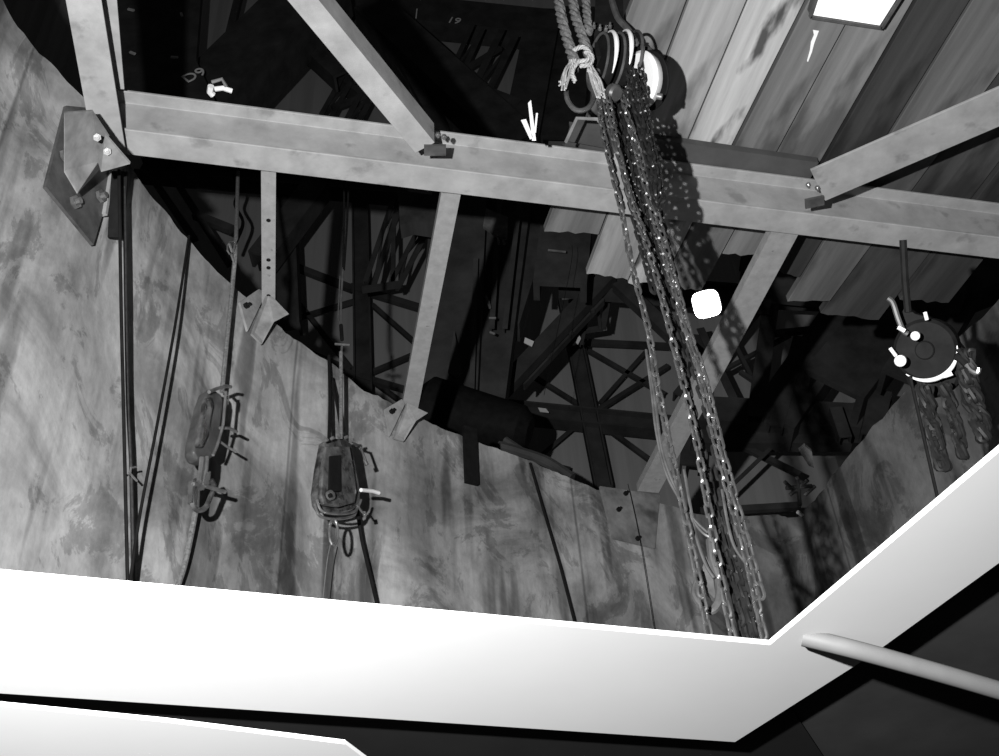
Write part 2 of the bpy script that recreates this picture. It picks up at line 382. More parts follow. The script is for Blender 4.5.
for i in range(9):
    l, rr = BL[i], BL[i+1]; gap = .006
    A = pz(line_at(l, -45), ZP); B = pz(line_at(rr, -45), ZP)
    jj = [0, 1.5, -1, 1, 0, 3, -2, 2, 0][i]
    C = pz(line_at(rr, ends[i] + jj + 3), ZP); D = pz(line_at(l, ends[i] - jj), ZP)
    dz = [0, .0, .012, 0, .014, .003, .0, .02, 0][i]
    sh = (B-A).normalized()*gap
    bm = BM(); P = [A+sh, B-sh, C-sh, D+sh]
    # ragged far end
    E = [C-sh]
    for k in range(1, 7): 
        e = (C-sh).lerp(D+sh, k/7) + (C-B).normalized()*random.uniform(-.012, .012); E.append(e)
    P = [A+sh, B-sh] + E + [D+sh]
    c = sum(P, Vector())/len(P); c.z += dz
    yax = (D-A).normalized(); xax = Vector((yax.y, -yax.x, 0)); mw = Matrix((xax, yax, Vector((0, 0, 1)))).transposed().to_4x4(); mw.translation = c
    inv = mw.inverted(); slab(bm, [inv @ (p + Vector((0, 0, dz))) for p in P], Vector((0, 0, 1)), .045)
    o = link('deck_plank', bm, wd[i]); o.matrix_world = mw
    bv = o.modifiers.new('b', 'BEVEL'); bv.width = .003; bv.segments = 1
    tag(o, tl[i], 'plank', 'timber planks decked over the girder')
    if i == 3:
        bm = BM(); zq = ZP - .003
        slab(bm, [pz(p, zq) for p in [(813,30),(819,31),(817,36),(814,44),(812,52),(808,62),(807,61),(810,50),(811,42),(814,35)]], Vector((0, 0, 1)), .002)
        q = link('paint_splash', bm, 'paper'); q.parent = o; q.matrix_parent_inverse = mw.inverted(); q['label'] = 'white paint splash'
# dark channel bearer between girder and planks
zc = 4.287
bm = BM(); a = pz((566, 136), zc); b = pz((812, 171), zc)
prism(bm, a, b, uprof(.13, .038, .008), Vector((0, 0, 1))); tag(link('channel_bearer', bm, 'steel2'), 'dark steel channel lying along the top of the girder under the plank ends', 'beam')
# lit timber lip on its back edge
# lamp panel at the top
lp = [(822, -22), (810, 17), (881, 28), (898, 3), (905, -14)]
r = thing('floodlight', pz((855, 5), 4.2), 'bright rectangular lamp panel in a dark frame at the top right', 'lamp')
P = [pz(p, 4.255) for p in [(828, -40), (810, 16), (881, 27), (912, -22)]]
bm = BM(); slab(bm, P, Vector((0, 0, 1)), .05)
link('housing', bm, 'frame', r)
c = sum(P, Vector())/4
bm = BM(); slab(bm, [c + (p-c)*.93 - Vector((0, 0, .004)) for p in P], Vector((0, 0, 1)), .003); link('diffuser', bm, 'lamp2', r)
bm = BM()
for k in range(4): bar(bm, P[k] - Vector((0, 0, .005)), P[(k+1) % 4] - Vector((0, 0, .005)), .012, .016)
link('rim', bm, 'frame', r)

# ------------------------------------------------------------------ hatch rails and deck close above the camera
ZH = .80
r = thing('hatch_frame', pz((770, 645), ZH), 'white steel frame of the open hatch across the bottom and lower right', 'hatch frame')
i0, i1 = pz((1, 575), ZH), pz((770, 645), ZH); d1 = (i1-i0).normalized()
o0, o1 = pz((1, 692), ZH), pz((640, 733), ZH); d1o = (o1-o0).normalized()
j1 = pz((999, 452), ZH); d2 = (j1-i1).normalized()
q0, q1 = pz((735, 742), ZH), pz((850, 655), ZH); d2o = (q1-q0).normalized()
bm = BM(); slab(bm, [i0 - d1*.8, i1, pz((735, 742), ZH) + d1o*.0, o0 - d1o*.8], Vector((0, 0, 1)), .008)
o = link('front_rail', bm, 'white', r)
bm = BM(); w2 = Vector((d2.y, -d2.x, 0)); w2 = w2 if w2.x > 0 else -w2
slab(bm, [i1, pz((735, 742), ZH), i1 + d2*.02 + w2*.16, i1 + d2*1.6 + w2*.20, i1 + d2*1.6], Vector((0, 0, 1)), .008)
o = link('side_rail', bm, 'white', r)
# far sides of the opening (behind and left of the photographer) close the frame
bl = i0 - d1*.8; br_ = i1 + d2*1.6
# deck plate around the opening
w1 = Vector((-d1.y, d1.x, 0))
bm = BM()
slab(bm, [i0 - d1*.8 + w1*.05, i1 + w1*.05, i1 + w1*.75 + d1*.6, i0 - d1*.8 + w1*.75], Vector((0, 0, 1)), .012)
dk = link('deck_plate', bm, 'deck', r); dk.location.z += .02
bm = BM()
slab(bm, [i1 + w2*.03 + w1*.05, i1 + d2*1.6 + w2*.03, i1 + d2*1.6 + w2*1.6, i1 + w2*1.6 - d2*1.6, i1 + w1*.7 - d2*.5], Vector((0, 0, 1)), .010)
dk = link('deck_plate', bm, 'deck2', r); dk.location.z += .022
# under-slung parts
bm = BM(); slab(bm, [pz(p, .70) for p in [(-60, 701), (0, 706), (165, 722), (345, 744), (420, 800), (-60, 800)]], Vector((0, 0, 1)), .006)
o = link('lower_rail', bm, 'white', r)
bm = BM(); tube(bm, spline([pz((803, 637), .803), pz((860, 651), .775), pz((950, 676), .75), pz((1060, 708), .73), pz((1350, 790), .68)], 8), .013, 12)
o = link('grab_tube', bm, 'tube', r, smooth=True); 

# ------------------------------------------------------------------ ropes beside the wall
def rope(name, pts, rad, label, m='cable', group='wire ropes hanging by the curved wall', laid=False, cat='rope', n=8):
    bm = BM(); path = spline(pts, 8)
    if laid: laid_rope(bm, path, rad)
    else: tube(bm, path, rad, n)
    return tag(link(name, bm, m, smooth=True), label, cat, group)
rope('wire_rope', [wp((119,170),.16), wp((121,300),.15), wp((124,430),.14), wp((128,600),.13)], .0065, 'black wire rope dropping straight from the left end of the girder', 'black')
rope('wire_rope', [wp((124,170),.11), wp((127,380),.10), wp((131,470),.09), wp((134,600),.08)], .0065, 'dark tube with a bright clip for the shadow just right of the straight black rope')  # second dark line stands in for the straight rope's shadow
bm = BM(); tube(bm, [wp(p, .12) for p in [(126,476),(130,474),(131,468),(136,467)]], .004, 6); tube(bm, [wp(p, .12) for p in [(129,472),(134,478),(137,481)]], .004, 6)
tag(link('rope_clip', bm, 'chrome', smooth=True), 'small bright wire clip on the crossing ropes at the left', 'clip')
rope('wire_rope', [wp((189,236),.035), wp((176,320),.11), wp((158,420),.14), wp((139,520),.14), wp((128,600),.14)], .0060, 'slanting wire rope coming over the wall top and crossing the straight one and its shadow line', 'black')
bm = BM(); path = [wp((189,238),.03), pz((170,205), 4.25), pz((150,178), 4.5)]
# rope to the left block
rope('wire_rope', [py((238,172), 4.2), wp((236,240),.10), wp((233,280),.10), wp((228,330),.10), wp((222,392),.10)], .010, 'wire rope with a bright thimble running up from the left pulley block', 'rope')
bm = BM()
for q in [((229,243),(232,252)),((236,240),(233,252)),((231,254),(234,262))]: tube(bm, [wp(q[0], .14), wp(q[1], .13)], .006, 6)
tube(bm, [wp((232 + 5*math.cos(t*.7), 248 + 7*math.sin(t*.7)), .13) for t in range(9)], .004, 6, closed=True)
tag(link('rope_thimble', bm, 'chrome', smooth=True), 'bright thimble and shackle at the wall top above the left pulley block', 'shackle')
rope('wire_rope', [wp((196,508),.09), wp((190,540),.08), wp((183,570),.07), wp((172,602),.06)], .011, 'curved wire rope tail hanging from the left pulley block', 'rope')
# ------------------------------------------------------------------ left pulley block (seen edge on)
OB = .26
def wpx(p, o=OB): return wp(p, o)
r = thing('pulley_block', wpx((213, 430)), 'slim glossy pulley block hanging edge-on against the wall at the left', 'pulley block', 'pulley blocks by the wall')
bm = BM()
def plate_px(bm, poly, off, th, nn): slab(bm, [wp(p, off) for p in poly], nn, th)
n = wn((213, 430))
plate_px(bm, [(208,391),(213,388),(222,394),(224,404),(219,440),(216,455),(205,462),(198,460),(194,452),(195,440),(203,405)], OB, -.05, n)
o = link('cheek_plate', bm, 'darkplate', r); bv = o.modifiers.new('b', 'BEVEL'); bv.width = .012; bv.segments = 3
bm = BM(); plate_px(bm, [(206,398),(211,396),(214,404),(208,436),(203,447),(198,446),(199,436)], OB+.03, -.02, n); o = link('inner_plate', bm, 'block', r); bv = o.modifiers.new('b', 'BEVEL'); bv.width = .006; bv.segments = 2
bm = BM(); tube(bm, [wp(p, OB+.04) for p in [(209,392),(216,389),(226,386),(231,387)]], .007, 8); tube(bm, [wp(p, OB+.03) for p in [(222,390),(228,396),(227,404)]], .006, 8); link('top_pin', bm, 'chrome', r, True)
bm = BM(); tube(bm, [wp(p, OB+.05) for p in [(226,392),(223,425),(217,446),(213,455)]], .006, 8); link('side_rod', bm, 'chrome', r, True)
bm = BM(); tube(bm, [wp(p, OB+.03) for p in [(220,428),(229,428),(237,432)]], .006, 8); tube(bm, [wp(p, OB+.02) for p in [(218,440),(226,446),(236,452)]], .005, 8); link('handle_pin', bm, 'chrome', r, True)
bm = BM(); tube(bm, [wp(p, OB+.03) for p in [(202,458),(201,470),(199,482)]], .010, 8); tube(bm, [wp(p, OB+.03) for p in [(207,457),(206,470),(202,484)]], .008, 8); link('swivel', bm, 'chrome', r, True)
bm = BM(); tube(bm, spline([wp(p, OB+.01) for p in [(196,480),(193,492),(192,503),(197,510),(205,508),(210,498),(214,487),(211,480)]], 5), .010, 8); link('shackle_bow', bm, 'block', r, True)
bm = BM(); tube(bm, [wp(p, OB+.02) for p in [(193,484),(205,486),(218,490),(225,492)]], .008, 8); link('shackle_pin', bm, 'chrome', r, True)
bm = BM(); plate_px(bm, [(193,480),(199,483),(197,505),(192,502)], OB+.02, -.02, n); link('shackle_plate', bm, 'darkplate', r)

# ------------------------------------------------------------------ central pulley block (face on)
OC = .38
r = thing('pulley_block', wp((339, 480), OC), 'broad teardrop pulley block with a dark slot, hanging in the middle of the wall', 'pulley block', 'pulley blocks by the wall')
n = wn((339, 480))
out = [(324,441),(334,438),(346,438),(352,444),(357,470),(361,492),(360,503),(354,509),(338,512),(322,510),(317,503),(316,492),(319,468)]
inn = [(326,446),(350,446),(354,470),(357,492),(355,502),(340,506),(324,504),(321,494),(323,468)]
bm = BM(); plate_px(bm, out, OC-.045, -.035, n); o = link('cheek_plate', bm, 'block', r); bv = o.modifiers.new('b', 'BEVEL'); bv.width = .010; bv.segments = 3
bm = BM(); plate_px(bm, inn, OC, -.02, n); face = o = link('cheek_plate', bm, 'block', r); bv = o.modifiers.new('b', 'BEVEL'); bv.width = .006; bv.segments = 3
bm = BM(); plate_px(bm, [(330,456),(341,455),(341,491),(330,491)], OC+.003, -.012, n); link('slot', bm, 'black', face)
bm = BM(); c = wp((329,496), OC+.01); cyl(bm, c, c + n*.016, .020, 16); cyl(bm, c + n*.014, c + n*.024, .010, 12); o = link('bolt', bm, 'chrome', face)
bm = BM(); c = wp((329,496), OC+.03); cyl(bm, c, c + n*.012, .0085, 12); link('bolt_head', bm, 'black', face)
bm = BM(); tube(bm, spline([wp(p, OC-.0) for p in [(317,500),(322,511),(338,514),(355,511),(361,500)]], 5), .0055, 8); link('lower_rim', bm, 'chrome', r, True)
bm = BM(); tube(bm, spline([wp(p, OC-.035) for p in [(315,504),(320,516),(336,519),(353,516),(357,508)]], 5), .006, 8); link('lower_rim', bm, 'chrome', r, True)
bm = BM(); 
for q in [(325,441),(331,439),(338,437),(345,438),(351,441)]: cyl(bm, wp(q, OC), wp(q, OC) + n*.015, .007, 8)
link('rivet', bm, 'chrome', r)
bm = BM(); tube(bm, [wp(p, OC+.02) for p in [(361,490),(372,491),(379,493)]], .0085, 8); link('lever', bm, 'enamel', r, True)
bm = BM(); tube(bm, [wp(p, OC-.02) for p in [(352,443),(360,446),(366,461)]], .006, 8); cyl(bm, wp((365,461), OC-.02), wp((367,465), OC-.02), .009, 10); link('latch_pin', bm, 'darkplate', r, True)
bm = BM(); tube(bm, [wp(p, OC) for p in [(357,505),(362,512),(365,514)]], .0045, 8); cyl(bm, wp((364,512), OC), wp((365,516), OC), .008, 10); link('lower_pin', bm, 'chrome', r, True)
bm = BM(); tube(bm, [wp((333.5 + 4.2*math.sin(t*math.pi/8), 532 - 13*math.cos(t*math.pi/8)), OC) for t in range(16)], .006, 8, closed=True); link('hanging_eye', bm, 'chrome', r, True)
rope('thin_wire', [wp((331,542),.18), wp((327,562),.18), wp((322,608),.18)], .0022, 'thin bright wire hanging from the eye of the broad pulley block', 'wire', None, cat='wire', n=6)
rope('wire_rope', [wp((357,508),.08), wp((362,540),.07), wp((371,578),.06), wp((379,612),.05)], .0085, 'black line slanting away below the broad pulley block', 'black')  # plain dark tube close to the wall below the block
rope('wire_rope', [wp((329,356),.02), wp((330,400),.08), wp((329,442),.14)], .0085, 'black rope over the wall top to the left shoulder of the broad block', 'black')
rope('wire_rope', [wp((332,378),.04), wp((338,410),.09), wp((343,442),.14)], .0075, 'black rope slanting to the right shoulder of the broad block', 'black')
rope('wire_rope', [wp((341,352),.16), wp((341,390),.16), wp((341,440),.17)], .009, 'pale wire rope rising from the top of the broad block past the wall edge', 'rope')
# turnbuckle above
r = thing('turnbuckle', wp((342, 330), .16), 'thin bright turnbuckle with a crossbar above the broad pulley block', 'turnbuckle')
dk_ = 4.55
def pq(p): return py(p, dk_)
bm = BM(); tube(bm, [pq((343,268)), pq((341,300)), pq((341,322))], .006, 8); link('rod', bm, 'chrome', r, True)
bm = BM(); tube(bm, [pq((340,276)), pq((338,318)), pq((341,328))], .004, 8); link('frame', bm, 'chrome', r, True)
bm = BM(); tube(bm, [pq((341,325)), pq((342,340))], .010, 8); link('nut', bm, 'black', r, True)
bm = BM(); tube(bm, [pq((335,344)), pq((350,345))], .007, 8); link('crossbar', bm, 'chrome', r, True)
bm = BM(); tube(bm, [pq((342,344)), pq((341,362))], .006, 8); link('eye_bolt', bm, 'chrome', r, True)
rope('wire_rope', [pq((344,170)), pq((344,220)), pq((343,270))], .006, 'left of the twin dark ropes above the turnbuckle', 'black')
rope('wire_rope', [pq((349,172)), pq((347,225)), pq((344,270))], .006, 'right of the twin dark ropes above the turnbuckle', 'black')
rope('wire_rope', [wp((530,463),.03), wp((545,515),.05), wp((562,573),.06), wp((579,640),.07)], .0072, 'taut black rope slanting down the wall right of the centre', 'black')
rope('thin_wire', [wp((628,484),.06), wp((640,540),.06), wp((656,640),.06)], .0022, 'thin dark wire on the wall below the riveted gusset plate', 'black', None, cat='wire', n=6)
rope('thin_wire', [py((544,395),7), py((570,270),7), py((572,245),7)], .0022, 'thin dark wire hanging before the tower bracing', 'black', None, cat='wire', n=6)
# dark strip painting a column's reflection on the wall
r_ = wn((467, 465)); bm = BM(); slab(bm, [wall_pt(p) + r_*.05 for p in [(459,430),(472,434),(474,489),(461,486)]], -r_, .02)
tag(link('reflection_strip', bm, 'black'), 'short dark flat strip at the wall top for the reflection of a column', 'strap')

# ------------------------------------------------------------------ main chain hoist hanging in front of the girder
YH = 2.72
def ph(p, dy=0.0): return py(p, YH + dy)
hr = thing('chain_hoist', ph((618, 60)), 'large chain hoist with bright sheave rims hanging in front of the girder near the top', 'chain hoist', 'chain hoists')
ax = Vector((1, .35, .05)).normalized()                                # sheave axle
vw = (CAM - ph((618, 62))).normalized()
def disc(name, c, rad, th, m, bev=.004, n=28, a=ax):
    bm = BM(); cyl(bm, c - a*th/2, c + a*th/2, rad, n, bev=bev); return link(name, bm, m, hr, True)
def ring(name, c, rad, tr, m, a=ax):
    s = a.cross(Vector((0, 0, 1))).normalized(); v = a.cross(s)
    bm = BM(); tube(bm, [c + (s*math.cos(2*math.pi*k/32) + v*math.sin(2*math.pi*k/32))*rad for k in range(32)], tr, 8, closed=True); return link(name, bm, m, hr, True)
c0 = ph((604, 62)); c1 = ph((620, 62)); c2 = ph((648, 78), .02)
disc('sheave', c0, .11, .030, 'black'); disc('sheave', c1, .106, .030, 'black')
bm = BM(); 
def crescent(name, c, rad, m):
    s = ax.cross(Vector((0, 0, 1))).normalized(); v = Vector((0, 0, 1)) - ax*ax.z
    s = s if s.dot(vw) > 0 else -s
    bm = BM(); tube(bm, [c + (s*math.cos(t) + v*math.sin(t))*rad for t in [math.radians(-75 + 125*k/18) for k in range(19)]], .008, 8, rfun=lambda f: .002 + .0075*math.sin(math.pi*min(1, max(0, f)))); return link(name, bm, m, hr, True)
crescent('sheave_rim', ph((605, 62)), .117, 'enamel'); crescent('sheave_rim', ph((620, 60)), .113, 'enamel')
ring('sheave_flange', ph((598, 62)), .11, .006, 'darkplate'); ring('sheave_flange', ph((614, 62)), .11, .006, 'darkplate'); ring('sheave_flange', ph((631, 60)), .11, .006, 'darkplate')
# white drum cover at the right
bm = BM(); cyl(bm, ph((637, 80), .03), ph((647, 81), .05), .112, 32, r2=.107, bev=.012); link('drum_cover', bm, 'enamel', hr, True)
bm = BM(); s = (ph((661, 80), .06) - ph((640, 78), .03)).normalized()
cyl(bm, ph((647, 81), .05), ph((649, 81), .054), .116, 32, bev=.003); link('drum_flange', bm, 'black', hr, True)
bm = BM(); cyl(bm, ph((657, 96), -.04), ph((662, 97), -.04), .012, 10); link('bolt', bm, 'chrome', hr, True)
# hook strap and top block
bm = BM(); slab(bm, [ph(p, .0) for p in [(594, 30), (597, -40), (622, -40), (624, 30)]], Vector((0, 1, 0)), .05); o = link('hanger_strap', bm, 'black', hr)
bm = BM(); slab(bm, [ph(p, -.02) for p in [(594, 36), (612, 30), (640, 44), (640, 58), (596, 56)]], Vector((0, 1, 0)), .09); link('top_plate', bm, 'black', hr)
for q in [(594, 28), (600, 30), (606, 31), (610, 28)]:
    bolt(hr, ph(q, -.03), Vector((0, -1, 0)), .008, .012, 'chrome')
bm = BM(); tube(bm, spline([ph((612, 0)), ph((618, 18)), ph((628, 30)), ph((640, 48)), ph((648, 50)), ph((652, 60))], 4), .014, 8); link('hook', bm, 'darkplate', hr, True)
bolt(hr, ph((636, 45), -.05), Vector((0, -1, 0)), .011, .012, 'block')
bm = BM(); cyl(bm, ph((610, 92), -.02), ph((617, 94), -.03), .034, 20, bev=.008); link('guide_roller', bm, 'darkplate', hr, True)
bm = BM(); tube(bm, spline([ph(p) for p in [(577, 70), (568, 78), (567, 98), (576, 110), (588, 108), (594, 96), (590, 80)]], 4), .010, 8); link('side_hook', bm, 'darkplate', hr, True)
# chain strands
strands = [
 ([(598,70),(601,120),(614,180),(622,212),(627,241),(635,278),(648,328),(656,378),(665,423),(682,502),(696,568),(712,650)], 'chain', -.00),
 ([(604,95),(609,125),(620,160),(632,200),(643,232),(659,286),(672,339),(682,378),(697,444),(719,568),(736,650)], 'chain', -.02),
 ([(622,95),(632,135),(648,196),(672,280),(685,328),(701,378),(722,468),(746,555),(767,650)], 'chain', .0),
 ([(612,95),(618,125),(630,170),(642,215),(654,262),(668,312),(682,360),(690,400),(704,460),(712,497),(725,555),(735,596),(748,652)], 'chaindark', .05),
 ([(613,80),(618,110),(625,140),(640,190),(650,236),(664,290)], 'chaindark', .07),  # short dark strands here added for the shadow around the bundle
 ([(626,75),(636,115),(645,160),(660,215),(668,250),(680,300)], 'chaindark', .08),
 ([(605,80),(612,120),(622,165),(634,215),(648,270),(656,300)], 'chaindark', .08),
 ([(617,95),(626,130),(638,172),(655,232),(675,300),(694,366),(712,430),(724,500),(735,556),(748,600),(760,648)], 'chaindark', .06),
 ([(628,70),(634,100),(643,140),(652,180),(655,204),(658,208),(662,202),(659,175),(651,140),(645,100),(640,60)], 'chaindark', -.03),
 ([(634,70),(641,110),(650,150),(657,182),(656,200)], 'chaindark', -.05),
 ([(608,95),(614,130),(622,165),(632,205),(636,214)], 'chain', -.04),
 ([(602,95),(606,130),(612,165),(620,200),(624,212)], 'chaindark', .03),
]
for pts, m, dy in strands:
    bm = BM(); chain(bm, spline([ph(p, dy) for p in pts], 5), .038, *((.0045, .0138) if m == 'chain' else (.0056, .0165)))
    link('load_chain' if m == 'chaindark' else 'hand_chain', bm, m, hr, True)
# second bright strand twisted with the right hand chain
bm = BM(); chain(bm, spline([ph(p, -.015) for p in [(630,120),(652,196),(676,285),(690,335),(705,380),(727,468),(750,552),(766,610)]], 5), .040, .0043, .0140); link('hand_chain', bm, 'chain', hr, True)
# lower hook and pendant cable
bm = BM(); tube(bm, spline([ph(p, .05) for p in [(712,540),(714,560),(720,580),(719,600),(711,611),(700,604),(694,592),(698,578)]], 5), .014, 8, rfun=lambda f: .017 - .010*f); link('lower_hook', bm, 'darkplate', hr, True)
bm = BM(); slab(bm, [ph(p, .05) for p in [(706,556),(712,570),(716,600),(706,590),(700,575)]], Vector((0, 1, 0)), .02); link('hook_latch', bm, 'darkplate', hr)
for pts in ([(646,350),(652,395),(656,430),(665,470),(680,500),(700,530),(712,538)], [(650,372),(655,400),(662,450),(676,490),(690,515),(708,533)], [(684,470),(690,505),(697,540),(706,565),(714,578)], [(722,490),(728,525),(735,548),(748,566)]):
    bm = BM(); tube(bm, spline([ph(p, .03) for p in pts], 6), .0045, 6); link('pendant_cable', bm, 'darkplate', hr, True)
# fibre ropes with spliced eyes beside the hoist
for k, (pts, rad, lb) in enumerate([
  ([(556,-30),(560,10),(566,35),(573,58),(577,68)], .022, 'leftmost thick fibre rope hanging beside the chain hoist'),
  ([(571,-30),(574,10),(580,30),(587,50),(590,62)], .021, 'middle thick fibre rope with a frayed knot beside the chain hoist'),
  ([(584,-30),(586,5),(588,25),(590,34)], .018, 'short fibre rope nearest the hoist strap')]):
    bm = BM(); laid_rope(bm, spline([ph(p, -.03) for p in pts], 6), rad, rad*6)
    tag(link('fibre_rope', bm, 'rope', smooth=True), lb, 'rope', 'fibre ropes beside the chain hoist')
r = thing('rope_knot', ph((580, 75), -.05), 'pale frayed knot of rope ends hanging left of the chain hoist', 'rope')
def shag(c, e, nn, spread, rad):
    bm = BM()
    for k in range(nn):
        a = ph((c[0]+random.uniform(-3,3), c[1]+random.uniform(-3,3)), -.05+random.uniform(-.015,.015))
        mid = ph((c[0]+(e[0]-c[0])*.5+random.uniform(-spread,spread), c[1]+(e[1]-c[1])*.5+random.uniform(-spread,spread)), -.05+random.uniform(-.02,.02))
        b = ph((e[0]+random.uniform(-spread,spread), e[1]+random.uniform(-spread,spread)), -.05+random.uniform(-.02,.02))
        tube(bm, spline([a, mid, b], 4), rad, 5)
    return bm
link('frayed_end', shag((573,62),(563,86),22,4.5,.0036), 'fray', r, True); link('frayed_end', shag((590,68),(601,94),24,4.5,.0036), 'fray', r, True)
bm = BM(); laid_rope(bm, spline([ph(p, -.06) for p in [(574,50),(582,47),(589,52),(587,60),(578,62),(572,72),(575,82)]], 6), .0095, .05); link('knot_loop', bm, 'fray', r, True)
bm = BM(); laid_rope(bm, spline([ph(p, -.06) for p in [(580,66),(590,64),(592,56),(584,52)]], 6), .0085, .05); link('knot_loop', bm, 'fray', r, True)
# bracket under the hoist
bm = BM(); tube(bm, [pz(p, 3.9) for p in [(566,142),(577,118),(597,119),(602,125)]], .0075, 6); tag(link('bent_rod', bm, 'plate', smooth=True), 'bent steel rod on the girder under the chain hoist', 'rod')
bm = BM(); slab(bm, [pz(p, 4.2) for p in [(566,141),(577,119),(601,121),(604,148)]], Vector((0, 0, 1)), .02); tag(link('bearer_plate', bm, 'steel2'), 'dark plate standing on the girder behind the bent rod', 'plate')
# paper slips stuck on the girder
r = thing('paper_tag', pz((530, 137), 4.0), 'white paper slips sticking up from the girder left of the chain hoist', 'tag')
for poly in ([(528,103),(531,100),(536,140),(532,140)], [(521,120),(526,119),(533,137),(530,139)], [(536,113),(538,113),(536,132),(534,132)]):
    bm = BM(); slab(bm, [py(p, 2.9) for p in poly], Vector((0, 1, 0)), .003); link('slip', bm, 'paper', r)

# ------------------------------------------------------------------ right chain hoist by the right wall
DR = 4.0
def pr(p, d=0.0): return pd(p, DR + d)
hr = thing('chain_hoist', pr((925, 350)), 'round dark chain hoist hanging in front of the right wall', 'chain hoist', 'chain hoists')
v = (CAM - pr((925, 350))).normalized(); v = (v + Vector((-.22, 0, -.1))).normalized()
bm = BM(); c = pr((925, 350)); cyl(bm, c - v*.10, c, .096, 36, r2=.098, bev=.010); link('drum_housing', bm, 'black', hr, True)
bm = BM(); cyl(bm, c, c + v*.012, .030, 20, bev=.004); link('hub_cap', bm, 'black', hr, True)
s = v.cross(Vector((0, 0, 1))).normalized(); w = s.cross(v)
bm = BM(); tube(bm, [c + (s*math.cos(t) + w*math.sin(t))*.096 for t in [math.radians(200 + 135*k/20) for k in range(21)]], .004, 8, rfun=lambda f: .0015 + .006*math.sin(math.pi*f)); link('rim', bm, 'enamel', hr, True)  # white tapered crescent paints the highlight on the drum's glossy edge
c2 = pr((932, 372), .08); bm = BM(); cyl(bm, c2 - v*.10, c2, .085, 32, bev=.01); link('gear_housing', bm, 'black', hr, True)
bm = BM(); tube(bm, [pr(p, -.0) for p in [(940,378),(946,376),(952,373)]], .007, 8, rfun=lambda f: .003 + .006*f); link('rim', bm, 'enamel', hr, True)  # smaller bright crescent, another highlight painted on below the drum
for q, rr in (((915, 336), .014), ((900, 361), .018)):
    c = pr(q, -.09); bm = BM(); cyl(bm, c - v*.02, c, rr, 20, bev=.003); link('grease_cap', bm, 'enamel', hr, True)
bm = BM(); tube(bm, spline([pr(p, -.03) for p in [(888,298),(893,303),(898,318),(903,330),(908,334)]], 5), .009, 8); link('hook', bm, 'darkplate', hr, True)
bm = BM(); tube(bm, [pr(p, -.05) for p in [(890,348),(893,352),(896,356)]], .006, 8); tube(bm, [pr(p, -.06) for p in [(925,312),(927,320)]], .006, 8); tube(bm, [pr(p, -.06) for p in [(898,327),(905,331)]], .007, 8); link('lever', bm, 'enamel', hr, True)
bm = BM(); slab(bm, [pr(p, .06) for p in [(898,322),(905,306),(915,314),(930,318),(952,335),(964,350),(960,372),(910,376),(902,360)]], -v, .05); link('side_frame', bm, 'black', hr)
bm = BM(); tube(bm, [pr(p, .05) for p in [(908,312),(905,280),(903,240)]], .012, 8); link('hanger', bm, 'black', hr, True)
bm = BM(); tube(bm, spline([pr(p, -.02) for p in [(966,364),(970,370),(977,373),(979,368)]], 4), .008, 8); link('tail_hook', bm, 'chrome', hr, True)
bm = BM(); tube(bm, spline([pr(p, -.02) for p in [(955,356),(961,359),(966,364)]], 4), .012, 8); link('arm', bm, 'black', hr, True)
def bundle(pts, spread, n, m='blackchain', end=None):
    for k in range(n):
        q = [pr((p[0] + spread*math.cos(i*2.1 + k*2*math.pi/n), p[1]), .02*math.sin(i*2.1 + k*2*math.pi/n)) for i, p in enumerate(pts)]
        bm = BM(); chain(bm, spline(q, 5), .034, .0075, .0185, jitter=.5); link('load_chain', bm, m, hr, True)
bundle([(924,388),(929,408),(934,430),(943,470)], 5.2, 7)
bundle([(945,386),(950,405),(956,425),(965,460)], 3.6, 5)
bundle([(965,352),(968,375),(972,398),(980,420),(985,444)], 7.5, 9)
bm = BM(); tube(bm, [pr((910, 376)), pr((921, 425)), pr((938, 500))], .0055, 6); link('control_cord', bm, 'black', hr, True)
# ------------------------------------------------------------------ headframe tower beyond the shaft
def fw(px, a): return px * (a - CAM).length / F
def tbar(parent, name, p, q, wpx_, Y, m='steel', depth=None, kind='box'):
    a, b = py(p, Y), py(q, Y); w = fw(wpx_, (a+b)/2); h = depth or max(.05, w*.8); bm = BM()
    if kind == 'I': prism(bm, a, b, iprof(w, h, h*.12, w*.12) if False else [(v_, u_) for u_, v_ in iprof(h, w, w*.1, h*.12)], Vector((0, 1, 0)))
    elif kind == 'U': prism(bm, a, b, uprof(w, h, w*.12), Vector((0, 1, 0)))
    elif kind == 'L': prism(bm, a, b, [(u - w/2, v_ - h/2) for u, v_ in lprof(w, h, .012)], Vector((0, 1, 0)))
    else: bar(bm, a, b, w, h, Vector((0, 1, 0)))
    return link(name, bm, m, parent)
def ladder(parent, p, q, gap, wpx_, Y, nl=5, m='steel'):              # latticed member: two angles and lacing
    pv, qv = Vector((p[0], p[1])), Vector((q[0], q[1])); t = (qv-pv).normalized(); s = Vector((-t.y, t.x))*gap/2
    for k in (-1, 1): tbar(parent, 'chord', pv + s*k, qv + s*k, wpx_, Y, m, kind='L')
    for i in range(nl):
        a = pv.lerp(qv, i/nl) + s*(1 if i % 2 else -1); b = pv.lerp(qv, (i+1)/nl) - s*(1 if i % 2 else -1)
        tbar(parent, 'lacing_bar', a, b, max(1.6, wpx_*.45), Y+.03, m, .03)
